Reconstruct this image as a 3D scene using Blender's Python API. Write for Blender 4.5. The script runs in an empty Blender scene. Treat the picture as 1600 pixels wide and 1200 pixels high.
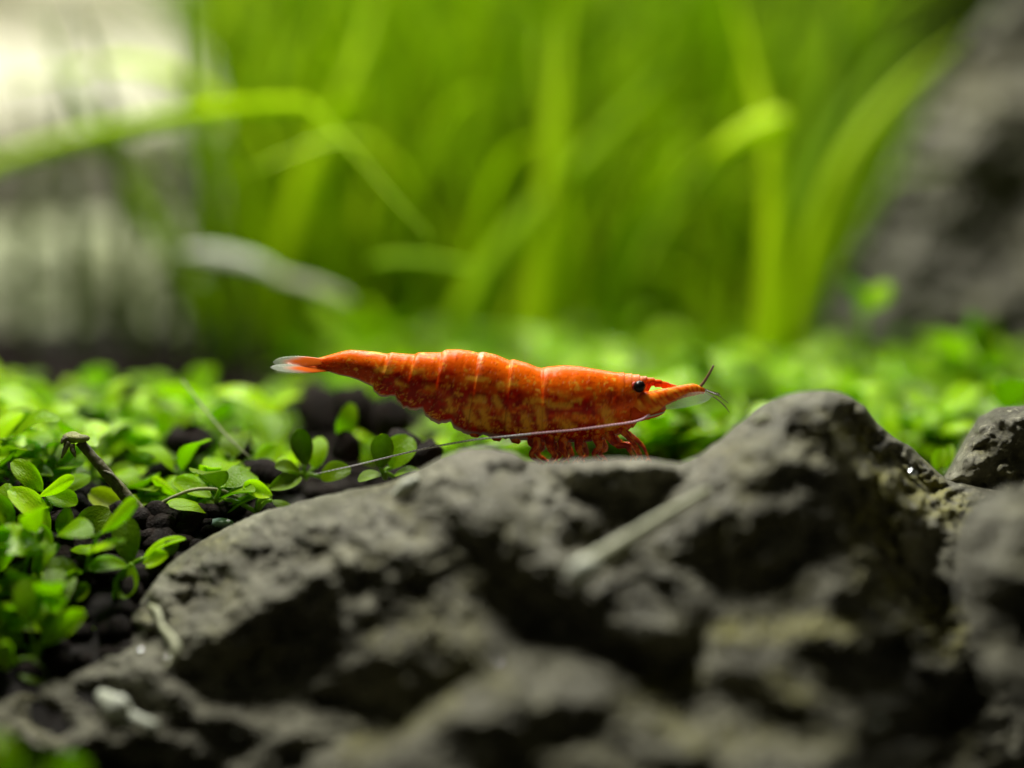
import bpy, math, random
import numpy as np
from mathutils import Vector, Matrix, Quaternion
random.seed(7); rng = np.random.RandomState(11)
S = bpy.context.scene; COL = S.collection
S.unit_settings.system = 'METRIC'; S.unit_settings.scale_length = 0.01     # one unit is one centimetre
# ------------------------------------------------------------------ camera, world, lamps
D = 14.0; PITCH = math.radians(8.0); F = 4480.0                              # focal length in photo pixels
CP, SP = math.cos(PITCH), math.sin(PITCH)
CAM = np.array([0.0, -D*CP, D*SP]); FWD = np.array([0, CP, -SP]); UP = np.array([0, SP, CP])
cd = bpy.data.cameras.new('camera'); cam = bpy.data.objects.new('camera', cd); COL.objects.link(cam)
cam.location = CAM; cam.rotation_euler = (math.pi/2-PITCH, 0, 0)
cd.lens = 100.8; cd.sensor_width = 36; cd.clip_start = 0.1; cd.clip_end = 300
cd.dof.use_dof = True; cd.dof.focus_distance = D; cd.dof.aperture_fstop = 0.12; cd.dof.aperture_blades = 0
S.camera = cam
W = bpy.data.worlds.new('World'); S.world = W; W.use_nodes = True
W.node_tree.nodes['Background'].inputs[0].default_value = (0.85, 0.85, 0.62, 1)
W.node_tree.nodes['Background'].inputs[1].default_value = 0.042
def lamp(name, loc, target, sx, sy, power, color):
    l = bpy.data.lights.new(name, 'AREA'); l.shape = 'RECTANGLE'; l.size = sx; l.size_y = sy; l.energy = power; l.color = color
    o = bpy.data.objects.new(name, l); COL.objects.link(o); o.location = loc
    o.rotation_euler = (Vector(target)-Vector(loc)).to_track_quat('-Z', 'Y').to_euler(); return o
lamp('aquarium_lamp', (-2.2, 1.6, 7.5), (0.0, 0.8, -0.5), 4.2, 1.4, 1450, (1.0, 0.985, 0.90))
lamp('aquarium_lamp_rear', (0.5, 9.0, 8.5), (0, 6.0, 0), 8, 2.0, 1220, (1.0, 0.985, 0.88))
S.view_settings.view_transform = 'Standard'; S.view_settings.look = 'None'
S.view_settings.exposure = 0.0; S.view_settings.gamma = 1.0
S.cycles.use_denoising = True; S.cycles.max_bounces = 8; S.cycles.transparent_max_bounces = 8
S.cycles.caustics_reflective = False; S.cycles.caustics_refractive = False; S.cycles.sample_clamp_indirect = 6

# ------------------------------------------------------------------ helpers
def P(px, py, Y):
    """photo pixel + distance Y behind the plane of focus -> world point"""
    px, py, Y = np.broadcast_arrays(np.asarray(px, float), np.asarray(py, float), np.asarray(Y, float))
    a = (px-800)/F; b = -(py-600)/F
    dy = CP + b*SP; t = (Y-CAM[1])/dy
    return np.stack([a*t, Y, CAM[2] + t*(-SP+b*CP)], -1)
TY = [-30, -2.6, -1.15, 0, 2, 4, 6, 12, 60]; TZ = [-7.5, -3.2, -1.42, -0.69, -0.62, -0.58, -0.5, -0.3, 0.0]
def Hg(x, y):
    return np.interp(y, TY, TZ) + 0.05*np.sin(x*1.9+0.6*y) + 0.035*np.sin(x*4.3-1.7*y+1)
def G(px, Y, dz=0.0):
    """point on the ground seen in photo column px at distance Y"""
    x = 0.0
    for _ in range(3):
        z = Hg(x, Y)+dz; dep = (Y-CAM[1])*CP - (z-CAM[2])*SP; x = (px-800)/F*dep
    return np.array([x, Y, z])
def link(name, me, mat=None, parent=None):
    o = bpy.data.objects.new(name, me); COL.objects.link(o)
    if mat is not None and not me.materials: me.materials.append(mat)
    if parent is not None: o.parent = parent
    return o
def mesh(name, v, f, smooth=True):
    me = bpy.data.meshes.new(name); me.from_pydata([tuple(map(float, p)) for p in v], [], f)
    if smooth: me.polygons.foreach_set('use_smooth', [True]*len(me.polygons))
    me.update(); return me
def empty(name, loc):
    o = bpy.data.objects.new(name, None); COL.objects.link(o); o.location = tuple(map(float, loc)); o.empty_display_size = 0.05; return o
def tag(o, label=None, cat=None, group=None, kind=None):
    for k, v in (('label', label), ('category', cat), ('group', group), ('kind', kind)):
        if v: o[k] = v
    return o
class MB:
    def __init__(s): s.v = []; s.f = []; s.c = []
    def add(s, v, f, c=None):
        n = len(s.v); s.v.extend([tuple(p) for p in v]); s.f.extend([tuple(i+n for i in q) for q in f])
        if c is not None: s.c.extend(c)
    def build(s, name, mat, parent=None, origin=None, attr=None, smooth=True):
        v = np.array(s.v, float)
        if origin is not None: v = v-np.asarray(origin)
        me = mesh(name, v, s.f, smooth)
        if s.c:
            a = me.color_attributes.new(attr or 'col', 'FLOAT_COLOR', 'POINT')
            a.data.foreach_set('color', np.array(s.c, np.float32).ravel())
        return link(name, me, mat, parent)
def catmull(pts, n):
    p = np.array(pts, float); m = len(p)
    ext = np.vstack([2*p[0]-p[1], p, 2*p[-1]-p[-2]]); out = []
    for t in np.linspace(0, m-1, n):
        i = min(int(t), m-2); u = t-i; a, b, c, d = ext[i:i+4]
        out.append(0.5*((2*b)+(-a+c)*u+(2*a-5*b+4*c-d)*u*u+(-a+3*b-3*c+d)*u**3))
    return np.array(out)
def tube(mb, pts, rad, n=14, seg=8, flat=1.0, wob=0.0, col=None):
    """closed tapered tube through pts; rad per control point"""
    c = catmull(pts, n); r = np.interp(np.linspace(0, len(pts)-1, n), range(len(pts)), rad)
    v = []; f = []
    t = np.gradient(c, axis=0); t /= np.linalg.norm(t, axis=1)[:, None]+1e-9
    ref = np.array([0, 1.0, 0.02])
    for i in range(n):
        a = np.cross(t[i], ref); a /= np.linalg.norm(a)+1e-9; b = np.cross(t[i], a)
        for k in range(seg):
            th = 2*math.pi*k/seg; q = r[i]*(1+wob*random.uniform(-1, 1))
            v.append(c[i]+a*math.cos(th)*q+b*math.sin(th)*q*flat)
    for i in range(n-1):
        for k in range(seg):
            f.append((i*seg+k, i*seg+(k+1) % seg, (i+1)*seg+(k+1) % seg, (i+1)*seg+k))
    f.append(tuple(range(seg-1, -1, -1))); f.append(tuple((n-1)*seg+k for k in range(seg)))
    cc = None
    if col is not None: cc = [col(i/(n-1)) for i in range(n) for k in range(seg)]
    mb.add(v, f, cc)
_grids = {}
def vnoise(x, y, seed):
    g = _grids.get(seed)
    if g is None: g = _grids[seed] = np.random.RandomState(seed).rand(256, 256)
    xi = np.floor(x).astype(int); yi = np.floor(y).astype(int); fx = x-xi; fy = y-yi
    fx = fx*fx*(3-2*fx); fy = fy*fy*(3-2*fy)
    a = g[xi % 256, yi % 256]; b = g[(xi+1) % 256, yi % 256]; c = g[xi % 256, (yi+1) % 256]; d = g[(xi+1) % 256, (yi+1) % 256]
    return ((a*(1-fx)+b*fx)*(1-fy)+(c*(1-fx)+d*fx)*fy)*2-1
def fbm(x, y, seed, oct=4, gain=0.5, ridged=False):
    x, y = x*.8-y*.6, x*.6+y*.8; x = x+.35*vnoise(x*1.7+3, y*1.7, 901); y = y+.35*vnoise(x*1.7+9, y*1.7+4, 902); s = 0; a = 1.0; tot = 0
    for o in range(oct):
        n = vnoise(x*2**o*1.03+17.3*o, y*2**o*0.97+5.1*o, seed+o)
        if ridged: n = 1-2*np.abs(n)
        s = s+a*n; tot += a; a *= gain
    return s/tot
def gblur(a, s):
    if s <= 0: return a
    r = int(3*s); k = np.exp(-np.arange(-r, r+1)**2/(2*s*s)); k /= k.sum()
    a = np.pad(a, ((r, r), (r, r)), 'edge')
    a = np.apply_along_axis(lambda m: np.convolve(m, k, 'valid'), 0, a)
    return np.apply_along_axis(lambda m: np.convolve(m, k, 'valid'), 1, a)

# ------------------------------------------------------------------ materials
class N:
    def __init__(s, name):
        s.m = bpy.data.materials.new(name); s.m.use_nodes = True; s.t = s.m.node_tree; s.b = s.t.nodes['Principled BSDF']; s.out = s.t.nodes['Material Output']
    def n(s, ty, **kw):
        q = s.t.nodes.new(ty)
        for k, v in kw.items():
            if k.startswith('i_'):
                key = k[2:]; q.inputs[int(key) if key.isdigit() else key.replace('_', ' ')].default_value = v
            else: setattr(q, k, v)
        return q
    def l(s, a, b): s.t.links.new(a, b)
    def noise(s, scale, detail=4, rough=0.55, coord=None, vec=None):
        q = s.n('ShaderNodeTexNoise'); q.inputs['Scale'].default_value = scale; q.inputs['Detail'].default_value = detail; q.inputs['Roughness'].default_value = rough
        if coord is None: coord = s.n('ShaderNodeTexCoord').outputs['Object']
        s.l(coord, q.inputs['Vector']); return q.outputs['Fac']
    def ramp(s, fac, stops):
        q = s.n('ShaderNodeValToRGB'); e = q.color_ramp.elements
        while len(e) < len(stops): e.new(0.5)
        for el, (p, c) in zip(e, stops): el.position = p; el.color = (*c, 1) if len(c) == 3 else c
        s.l(fac, q.inputs[0]); return q.outputs[0]
    def mix(s, fac, a, b):
        q = s.n('ShaderNodeMix', data_type='RGBA')
        for k, v in ((0, fac), (6, a), (7, b)):
            if hasattr(v, 'is_linked') or hasattr(v, 'links'): s.l(v, q.inputs[k])
            else: q.inputs[k].default_value = v if k == 0 else (*v, 1)
        return q.outputs[2]
    def bump(s, h, strength=0.5, dist=0.02):
        q = s.n('ShaderNodeBump'); q.inputs['Strength'].default_value = strength; q.inputs['Distance'].default_value = dist
        s.l(h, q.inputs['Height']); s.l(q.outputs[0], s.b.inputs['Normal']); return q.outputs[0]
def rock_material(name, dark, mid, light, crust=(0.36, 0.34, 0.075), scale=1.0, bump=0.6):
    q = N(name); co = q.n('ShaderNodeTexCoord').outputs['Object']
    a = q.noise(3.4*scale, 9, 0.68, co); c = q.ramp(a, [(0.3, dark), (0.5, mid), (0.72, light)])
    sp = q.noise(26*scale, 3, 0.6, co); spk = q.ramp(sp, [(0.58, (0, 0, 0)), (0.72, (1, 1, 1))])
    c = q.mix(spk, c, tuple(min(1, v*1.5) for v in light))
    at = q.n('ShaderNodeAttribute', attribute_name='crust').outputs['Fac']
    nz = q.noise(13*scale, 4, 0.65, co)
    mul = q.n('ShaderNodeMath', operation='MULTIPLY'); q.l(at, mul.inputs[0]); nr = q.ramp(nz, [(0.40, (0, 0, 0)), (0.60, (1, 1, 1))]); q.l(nr, mul.inputs[1])
    c = q.mix(mul.outputs[0], c, crust)
    q.l(c, q.b.inputs['Base Color']); q.b.inputs['Roughness'].default_value = 0.46; q.b.inputs['Specular IOR Level'].default_value = 0.45
    h = q.noise(11*scale, 9, 0.72, co); q.bump(h, bump*1.3, 0.06/scale); return q.m
M = {}
M['rock'] = rock_material('dark_grey_rock', (0.046, 0.041, 0.024), (0.132, 0.124, 0.083), (0.31, 0.298, 0.215))
M['rock_far'] = rock_material('far_grey_rock', (0.09, 0.085, 0.062), (0.21, 0.20, 0.15), (0.36, 0.35, 0.27), scale=0.6)
M['pale_stone'] = rock_material('pale_stone', (0.62, 0.59, 0.43), (0.78, 0.75, 0.58), (0.92, 0.90, 0.76), scale=0.5, bump=0.2)
M['mossy_stone'] = rock_material('mossy_pale_stone', (0.26, 0.28, 0.15), (0.38, 0.41, 0.24), (0.52, 0.55, 0.36), scale=0.5, bump=0.2)
def leaf_material(name, c1, c2, trans, rough=0.32, spec=0.22):
    q = N(name); q.b.inputs['Specular IOR Level'].default_value = spec; co = q.n('ShaderNodeTexCoord').outputs['Object']; oi = q.n('ShaderNodeObjectInfo').outputs['Random']
    nz = q.noise(5, 4, 0.6, co)
    ad = q.n('ShaderNodeMath', operation='ADD'); q.l(nz, ad.inputs[0]); sc = q.n('ShaderNodeMath', operation='MULTIPLY_ADD'); q.l(oi, sc.inputs[0]); sc.inputs[1].default_value = 0.8; sc.inputs[2].default_value = -0.4
    q.l(sc.outputs[0], ad.inputs[1]); c = q.mix(ad.outputs[0], c1, c2)
    q.l(c, q.b.inputs['Base Color']); q.b.inputs['Roughness'].default_value = rough
    h = q.noise(14, 3, 0.5, co); nb = q.bump(h, 0.35, 0.02)
    tr = q.n('ShaderNodeBsdfTranslucent'); g = q.n('ShaderNodeHueSaturation'); g.inputs['Value'].default_value = 1.7; g.inputs['Saturation'].default_value = 1.1
    q.l(c, g.inputs['Color']); q.l(g.outputs[0], tr.inputs['Color']); q.l(nb, tr.inputs['Normal'])
    mx = q.n('ShaderNodeMixShader'); mx.inputs[0].default_value = trans; q.l(q.b.outputs[0], mx.inputs[1]); q.l(tr.outputs[0], mx.inputs[2]); q.l(mx.outputs[0], q.out.inputs[0])
    return q.m
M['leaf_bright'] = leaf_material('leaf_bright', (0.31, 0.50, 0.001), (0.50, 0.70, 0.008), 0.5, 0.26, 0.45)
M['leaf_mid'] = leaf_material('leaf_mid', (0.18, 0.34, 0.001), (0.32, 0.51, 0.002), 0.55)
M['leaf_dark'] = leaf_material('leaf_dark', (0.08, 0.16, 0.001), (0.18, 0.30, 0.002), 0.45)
M['leaf_yellow'] = leaf_material('leaf_yellow', (0.30, 0.38, 0.03), (0.42, 0.50, 0.06), 0.5)
M['blade'] = leaf_material('grass_blade', (0.13, 0.25, 0.0008), (0.32, 0.48, 0.002), 0.5, 0.55, 0.12)
M['blade_lush'] = leaf_material('grass_blade_lush', (0.34, 0.49, 0.002), (0.52, 0.66, 0.010), 0.5, 0.45, 0.15)
M['blade_dark'] = leaf_material('grass_blade_dark', (0.06, 0.10, 0.01), (0.10, 0.15, 0.02), 0.3, 0.5)
M['stem'] = leaf_material('plant_stem', (0.14, 0.28, 0.01), (0.22, 0.38, 0.02), 0.35)
def simple(name, c1, c2, scale, rough=0.6, bump=0.3, spec=0.4, dist=0.02):
    q = N(name); nz = q.noise(scale, 5, 0.6); c = q.ramp(nz, [(0.3, c1), (0.7, c2)]); q.l(c, q.b.inputs['Base Color'])
    q.b.inputs['Roughness'].default_value = rough; q.b.inputs['Specular IOR Level'].default_value = spec
    h = q.noise(scale*2.5, 5, 0.65); q.bump(h, bump, dist); return q.m
M['soil'] = simple('soil_pellets', (0.004, 0.0025, 0.0015), (0.018, 0.010, 0.006), 14, 0.7, 1.0, 0.14, 0.03)
M['soil_base'] = simple('soil_base', (0.004, 0.003, 0.002), (0.012, 0.008, 0.005), 6, 0.9, 0.8)
M['back'] = simple('dark_back_film', (0.003, 0.006, 0.002), (0.008, 0.014, 0.004), 0.5, 0.8, 0.0)
M['dead'] = simple('dead_stalk', (0.055, 0.048, 0.022), (0.17, 0.16, 0.07), 16, 0.5, 0.7)
M['dead_tip'] = simple('dead_stalk_tip', (0.09, 0.08, 0.03), (0.42, 0.45, 0.12), 12, 0.5, 0.9)
M['debris'] = simple('pale_debris', (0.45, 0.47, 0.36), (0.75, 0.78, 0.66), 7, 0.5, 0.5)
M['debris_dim'] = simple('dim_debris', (0.36, 0.37, 0.22), (0.58, 0.59, 0.40), 7, 0.5, 0.5)
M['root'] = simple('pale_root', (0.14, 0.15, 0.06), (0.3, 0.3, 0.14), 10, 0.5, 0.5)
M['pebble'] = simple('glassy_pebble', (0.12, 0.2, 0.15), (0.3, 0.42, 0.33), 8, 0.25, 0.3)
def bead_material():
    q = N('bead'); q.b.inputs['Base Color'].default_value = (0.9, 0.95, 1, 1); q.b.inputs['Metallic'].default_value = 1.0; q.b.inputs['Roughness'].default_value = 0.12; return q.m
M['bead'] = bead_material()

# ------------------------------------------------------------------ relief rocks: a closed boulder whose camera side carries ridges and hollows
def relief(name, x0, x1, step, T, B, YT, slope, strokes, K, namp, mat, rows=200, crust=(), back=2.2, seed=1, lp=26, plateau=0.9, cell=4.0, nscale=1.0, lam=0.35):
    xs = np.arange(x0, x1+step, step); nx = len(xs)
    t = np.interp(xs, *zip(*T)); b = np.interp(xs, *zip(*B)); yt = np.interp(xs, *zip(*YT))
    t = t + 3.0*fbm(xs/40.0, xs*0+3.3, seed+50, 4) + 1.0*fbm(xs/9.0, xs*0+1.3, seed+60, 2)
    gx = np.arange(x0-8, x1+12, cell); gy = np.arange(min(t)-10, max(b)+12, cell)
    X, Y = np.meshgrid(gx, gy, indexing='ij')
    wx = X+14*fbm(X/55, Y/55, seed+20, 3); wy = Y+14*fbm(X/55+9, Y/55, seed+24, 3)
    def paint(st, base=0.0):
        A = np.full_like(X, base)
        for pts, r, val in st:
            d = np.full_like(X, 1e9)
            if len(pts) == 1: d = np.hypot(wx-pts[0][0], wy-pts[0][1])
            for (ax, ay), (bx, by) in zip(pts[:-1], pts[1:]):
                vx, vy = bx-ax, by-ay; u = np.clip(((wx-ax)*vx+(wy-ay)*vy)/(vx*vx+vy*vy+1e-6), 0, 1)
                d = np.minimum(d, np.hypot(wx-ax-u*vx, wy-ay-u*vy))
            m = np.exp(-(d/r)**3); A = A*(1-m)+val*m
        return A
    A = paint(strokes)
    # depth whose vertical slope follows the painted ledges (+) and undercuts (-), smooth sideways
    pad = 90; g = -np.pad(A-A.mean(), pad, 'reflect', reflect_type='even')/320.0*cell if min(A.shape) > pad else -np.pad(A-A.mean(), pad, 'edge')/320.0*cell
    kx = 2*np.pi*np.fft.fftfreq(g.shape[0])[:, None]; ky = 2*np.pi*np.fft.fftfreq(g.shape[1])[None, :]
    det = np.real(np.fft.ifft2(-1j*ky*np.fft.fft2(g)/(ky**2+lam*kx**2+(1.0/lp)**2)))[pad:-pad, pad:-pad]
    det = K*gblur(det, 0.8)
    CR = paint(crust) if crust else X*0
    CR = np.clip(CR+.28*np.clip(fbm(X/90, Y/60, seed+90, 4)*2.2, 0, 1), 0, 1)
    rid = 1-2*np.abs(fbm(X/(62*nscale)+.3*Y/60, Y/(38*nscale), seed+70, 4, 0.5)); rid = np.sign(rid)*np.abs(rid)**1.5
    nz = namp*(0.30*rid+0.55*fbm(X/(70*nscale), Y/(52*nscale), seed, 5, 0.55, True)+0.75*fbm(X/(26*nscale), Y/(20*nscale), seed+7, 4, 0.62)) + namp*1.1*CR*fbm(X/15, Y/12, seed+11, 3, 0.6, True)
    det = det+nz
    def samp(A, px, py):
        fx = np.clip((px-gx[0])/cell, 0, len(gx)-1.001); fy = np.clip((py-gy[0])/cell, 0, len(gy)-1.001)
        i = fx.astype(int); j = fy.astype(int); u = fx-i; v = fy-j
        return (A[i, j]*(1-u)+A[i+1, j]*u)*(1-v)+(A[i, j+1]*(1-u)+A[i+1, j+1]*u)*v
    V = []; C = []
    nb = 16; vs = np.linspace(0, 1, rows)**1.08
    for k in range(nb, 0, -1):                     # the far side, from the foot up to the crest
        u = k/nb; dy = back*u; extra = 4*np.minimum(dy, plateau)+260*np.maximum(dy-plateau, 0)**1.6
        yy = yt+samp(det, xs, t)*np.exp(-dy*2)+dy
        V.append(P(xs, t+1.5+extra+5*fbm(xs/30, xs*0+k*0.7, seed+31, 3)*min(1, dy), yy)); C.append(samp(CR, xs, t))
    for v in vs:
        py = t+(b-t)*v; round_ = 0.10*np.exp(-(py-t)/7.0)
        yy = yt-slope*(py-t)/320.0+samp(det, xs, py)+round_
        V.append(P(xs, py, yy)); C.append(samp(CR, xs, py))
    V = np.array(V); R = len(V); C = np.array(C)
    idx = np.arange(R*nx).reshape(R, nx)
    f = np.stack([idx[:-1, :-1], idx[1:, :-1], idx[1:, 1:], idx[:-1, 1:]], -1).reshape(-1, 4)
    f = [tuple(q) for q in f.tolist()]
    for i in range(nx-1): f.append((int(idx[-1, i]), int(idx[0, i]), int(idx[0, i+1]), int(idx[-1, i+1])))
    f.append(tuple(int(q) for q in idx[:, 0][::-1])); f.append(tuple(int(q) for q in idx[:, -1]))
    v = V.reshape(-1, 3); org = v.mean(0); org[2] = v[:, 2].min()
    me = mesh(name, v-org, f); a = me.attributes.new('crust', 'FLOAT', 'POINT'); a.data.foreach_set('value', C.ravel().astype(np.float32))
    o = link(name, me, mat); o.location = org
    return o

MT = [(-120, 1105), (0, 1090), (50, 1075), (100, 1050), (160, 1010), (200, 970), (230, 925), (260, 885), (300, 855), (350, 826), (400, 803), (450, 790), (500, 775), (550, 764), (600, 757), (650, 737), (690, 716), (720, 703), (760, 698), (800, 705), (825, 720), (850, 724), (900, 719), (960, 716), (1010, 718), (1060, 724), (1090, 712), (1120, 692), (1150, 665), (1190, 634), (1230, 618), (1270, 610), (1300, 611), (1325, 619), (1350, 634), (1372, 662), (1395, 682), (1425, 700), (1455, 728), (1480, 750), (1540, 765), (1750, 780)]
MBt = [(-120, 1125), (0, 1148), (60, 1166), (100, 1182), (160, 1208), (260, 1290), (400, 1340), (1750, 1360)]
MY = [(-120, -1.25), (0, -1.15), (160, -0.8), (300, -0.45), (450, -0.5), (600, -0.7), (760, -0.85), (1050, -0.8), (1290, -0.65), (1450, -0.3), (1750, -0.3)]
L, Dk = 1.0, -1.15
st = [
 ([(270, 885), (330, 850), (450, 803), (600, 775)], 26, L), ([(300, 950), (340, 965), (400, 925), (480, 885), (560, 845)], 26, 0.8),
 ([(600, 800), (660, 850)], 40, 0.8), ([(470, 850), (560, 830)], 16, -0.3),
 ([(310, 1050), (350, 1020), (450, 960), (560, 905)], 46, Dk), ([(400, 1040), (500, 990), (600, 940)], 40, Dk), ([(560, 1050), (650, 1050), (690, 1030)], 42, Dk),
 ([(560, 950), (580, 935)], 18, 0.7), ([(590, 1000), (600, 990)], 14, 0.4), ([(720, 980), (760, 950)], 22, 0.4), ([(690, 1030), (700, 1020)], 16, 0.3),
 ([(140, 1045), (230, 1025), (270, 1070), (320, 1105), (390, 1112)], 20, L), ([(240, 985), (250, 975)], 14, -0.8),
 ([(205, 1080), (240, 1080), (300, 1125), (390, 1145)], 20, Dk), ([(120, 1185), (220, 1185), (330, 1190)], 32, Dk), ([(62, 1118), (90, 1120)], 15, -0.8),
 ([(0, 1110), (30, 1140), (100, 1155), (170, 1120)], 12, 0.7),
 ([(390, 1115), (480, 1130), (560, 1140)], 22, 0.7), ([(500, 1195), (600, 1170), (680, 1110), (720, 1080)], 24, L), ([(440, 1175), (460, 1165)], 25, Dk), ([(520, 1080), (600, 1090)], 26, Dk),
 ([(740, 715), (790, 745), (850, 825), (890, 890)], 27, L), ([(690, 760), (720, 790)], 22, 0.5),
 ([(735, 835), (790, 890), (850, 950)], 46, Dk), ([(660, 900), (700, 880)], 30, -0.7), ([(850, 960), (900, 960)], 30, Dk),
 ([(905, 748), (1030, 745)], 22, Dk), ([(950, 765), (1000, 785)], 18, Dk), ([(948, 760), (956, 762)], 7, 0.5), ([(850, 745), (900, 785), (945, 805)], 10, 0.9),
 ([(895, 822), (930, 830)], 17, Dk), ([(960, 850), (1040, 820), (1080, 800)], 24, 0.9), ([(860, 722), (1050, 722)], 8, 0.9),
 ([(1055, 870), (1085, 920), (1140, 945)], 14, L), ([(1020, 905), (1030, 915)], 12, -0.8), ([(960, 930), (1000, 900)], 20, 0.0), ([(1000, 968), (1050, 972)], 13, 0.7),
 ([(880, 975), (960, 1000), (1030, 1035)], 34, Dk), ([(1010, 1000), (1090, 985)], 24, Dk), ([(1060, 1045)], 20, Dk),
 ([(810, 1035), (890, 1010), (960, 1060), (1020, 1110), (1090, 1150)], 32, L), ([(830, 1060), (880, 1075)], 26, 0.6), ([(700, 1135), (780, 1150), (920, 1120)], 22, -0.9), ([(760, 1195), (800, 1180)], 30, Dk), ([(870, 1165), (920, 1175)], 22, 0.8), ([(1080, 1195), (1090, 1190)], 20, Dk),
 ([(1085, 745), (1150, 705), (1200, 665), (1230, 640), (1290, 632)], 24, L), ([(1240, 655), (1290, 680), (1315, 705)], 15, Dk), ([(1335, 640), (1350, 665), (1368, 685)], 12, Dk),
 ([(1215, 690), (1245, 700)], 18, 0.8), ([(1060, 765), (1120, 785), (1190, 790)], 14, L), ([(1100, 805), (1125, 825)], 10, 0.9),
 ([(1175, 765), (1250, 735), (1310, 760)], 16, Dk), ([(1130, 830), (1220, 825), (1260, 845)], 36, Dk), ([(1100, 870), (1180, 900), (1230, 880)], 30, Dk), ([(1250, 753), (1260, 757)], 9, 0.5),
 ([(1325, 680), (1385, 725), (1440, 770), (1490, 800)], 26, L), ([(1360, 805), (1400, 845)], 16, -0.5), ([(1345, 820), (1385, 835)], 10, 0.8), ([(1300, 850), (1290, 920)], 20, 0.3), ([(1340, 880), (1350, 940)], 18, -0.8), ([(1400, 880), (1420, 930)], 16, 0.6), ([(1300, 890), (1400, 890), (1440, 980)], 46, 0.55), ([(1350, 900), (1345, 940)], 12, Dk), ([(1395, 850), (1420, 890)], 9, Dk), ([(1500, 860), (1490, 960)], 22, Dk),
 ([(1115, 985), (1180, 985), (1270, 970), (1350, 990)], 14, L), ([(1240, 1010), (1350, 1030)], 18, Dk), ([(1120, 1060), (1240, 1110)], 20, Dk), ([(1190, 1040), (1260, 1080), (1310, 1085)], 11, 0.7), ([(1440, 960), (1470, 1000)], 18, 0.8), ([(1370, 1010), (1400, 1000)], 18, Dk),
 ([(1400, 1050), (1340, 1110)], 30, 0.7), ([(1440, 1130), (1480, 1090), (1500, 1040)], 24, Dk), ([(1380, 1165), (1470, 1150), (1530, 1115)], 16, 0.9), ([(1560, 1000), (1600, 1180)], 40, Dk), ([(1180, 1160), (1280, 1170)], 26, 0.7),
]
crust = [([(1330, 690), (1400, 750), (1490, 800)], 38, 0.9), ([(1360, 800), (1370, 900), (1410, 950), (1470, 990)], 44, 0.8), ([(1120, 985), (1250, 975), (1350, 985)], 18, 0.9), ([(1010, 1075), (1080, 1060)], 18, 0.8), ([(1190, 1060), (1260, 1080)], 18, 0.6), ([(540, 1180), (700, 1090)], 22, 0.5), ([(960, 1100), (1100, 1150), (1300, 1150)], 30, 0.35)]
main_rock = relief('rugged_rock', -120, 1750, 2.6, MT, MBt, MY, 0.95, st, 1.95, 0.10, M['rock'], rows=250, crust=crust, seed=3)
tag(main_rock, 'long rugged grey stone with deep hollows and a domed peak under the shrimp', 'rock')
# the dark ridge at the right edge and the blurred block in front of it
r2 = relief('ridge_rock', 1452, 1780, 2.6, [(1452, 768), (1470, 752), (1490, 718), (1510, 680), (1530, 650), (1555, 638), (1600, 632), (1780, 625)], [(1452, 800), (1500, 880), (1780, 900)],
 [(1452, 0.05), (1600, 0.1), (1780, 0.2)], 0.7, [([(1472, 744), (1508, 692), (1545, 655), (1620, 640)], 15, L), ([(1495, 770), (1550, 728), (1620, 684)], 14, Dk), ([(1500, 795), (1620, 745)], 16, 0.7)], 1.6, 0.10, M['rock'], rows=90, seed=21, lp=14, back=1.6, cell=3.0)
tag(r2, 'sharp dark ridge of rock rising at the right edge beyond the speckled hollow', 'rock')
r3 = relief('block_rock', 1490, 1800, 3.0, [(1490, 850), (1505, 800), (1530, 775), (1570, 760), (1620, 752), (1800, 740)], [(1490, 900), (1520, 1010), (1560, 1100), (1800, 1150)],
 [(1490, -1.5), (1800, -1.6)], 0.9, [([(1530, 800), (1620, 790)], 34, L), ([(1560, 860), (1620, 860)], 24, 0.5), ([(1550, 920), (1640, 930)], 34, Dk), ([(1540, 1040), (1620, 1050)], 20, 0.3)], 2.2, 0.15, M['rock'], rows=90, seed=31, lp=16, back=0.7, plateau=0.4)
tag(r3, 'blurred smooth grey block of stone low at the right edge', 'rock')
r4 = relief('slanting_boulder', 1225, 1900, 5.0, [(1225, 545), (1260, 520), (1290, 470), (1340, 390), (1385, 290), (1425, 205), (1465, 140), (1510, 75), (1560, 10), (1620, -50), (1900, -120)], [(1225, 570), (1300, 590), (1400, 600), (1900, 620)],
 [(1225, 4.4), (1400, 5.2), (1600, 6.2), (1900, 6.6)], 0.85, [([(1262, 505), (1335, 395), (1395, 260), (1445, 150), (1500, 70)], 17, -0.9), ([(1350, 480), (1400, 400), (1440, 280), (1500, 180), (1560, 110)], 34, L), ([(1560, 210), (1600, 250), (1570, 300), (1520, 330)], 40, Dk), ([(1420, 440), (1500, 400), (1600, 330)], 36, 0.5), ([(1420, 520), (1500, 480)], 34, -0.4), ([(1540, 440), (1600, 430)], 36, 0.9), ([(1300, 540), (1400, 560)], 26, Dk), ([(1500, 60), (1600, 20)], 40, -0.6)], 2.2, 0.34, M['rock_far'], rows=110, seed=41, lp=22, back=3.5, plateau=1.2, cell=6.0)
tag(r4, 'huge out-of-focus grey boulder slanting up behind the grass', 'rock')
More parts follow.
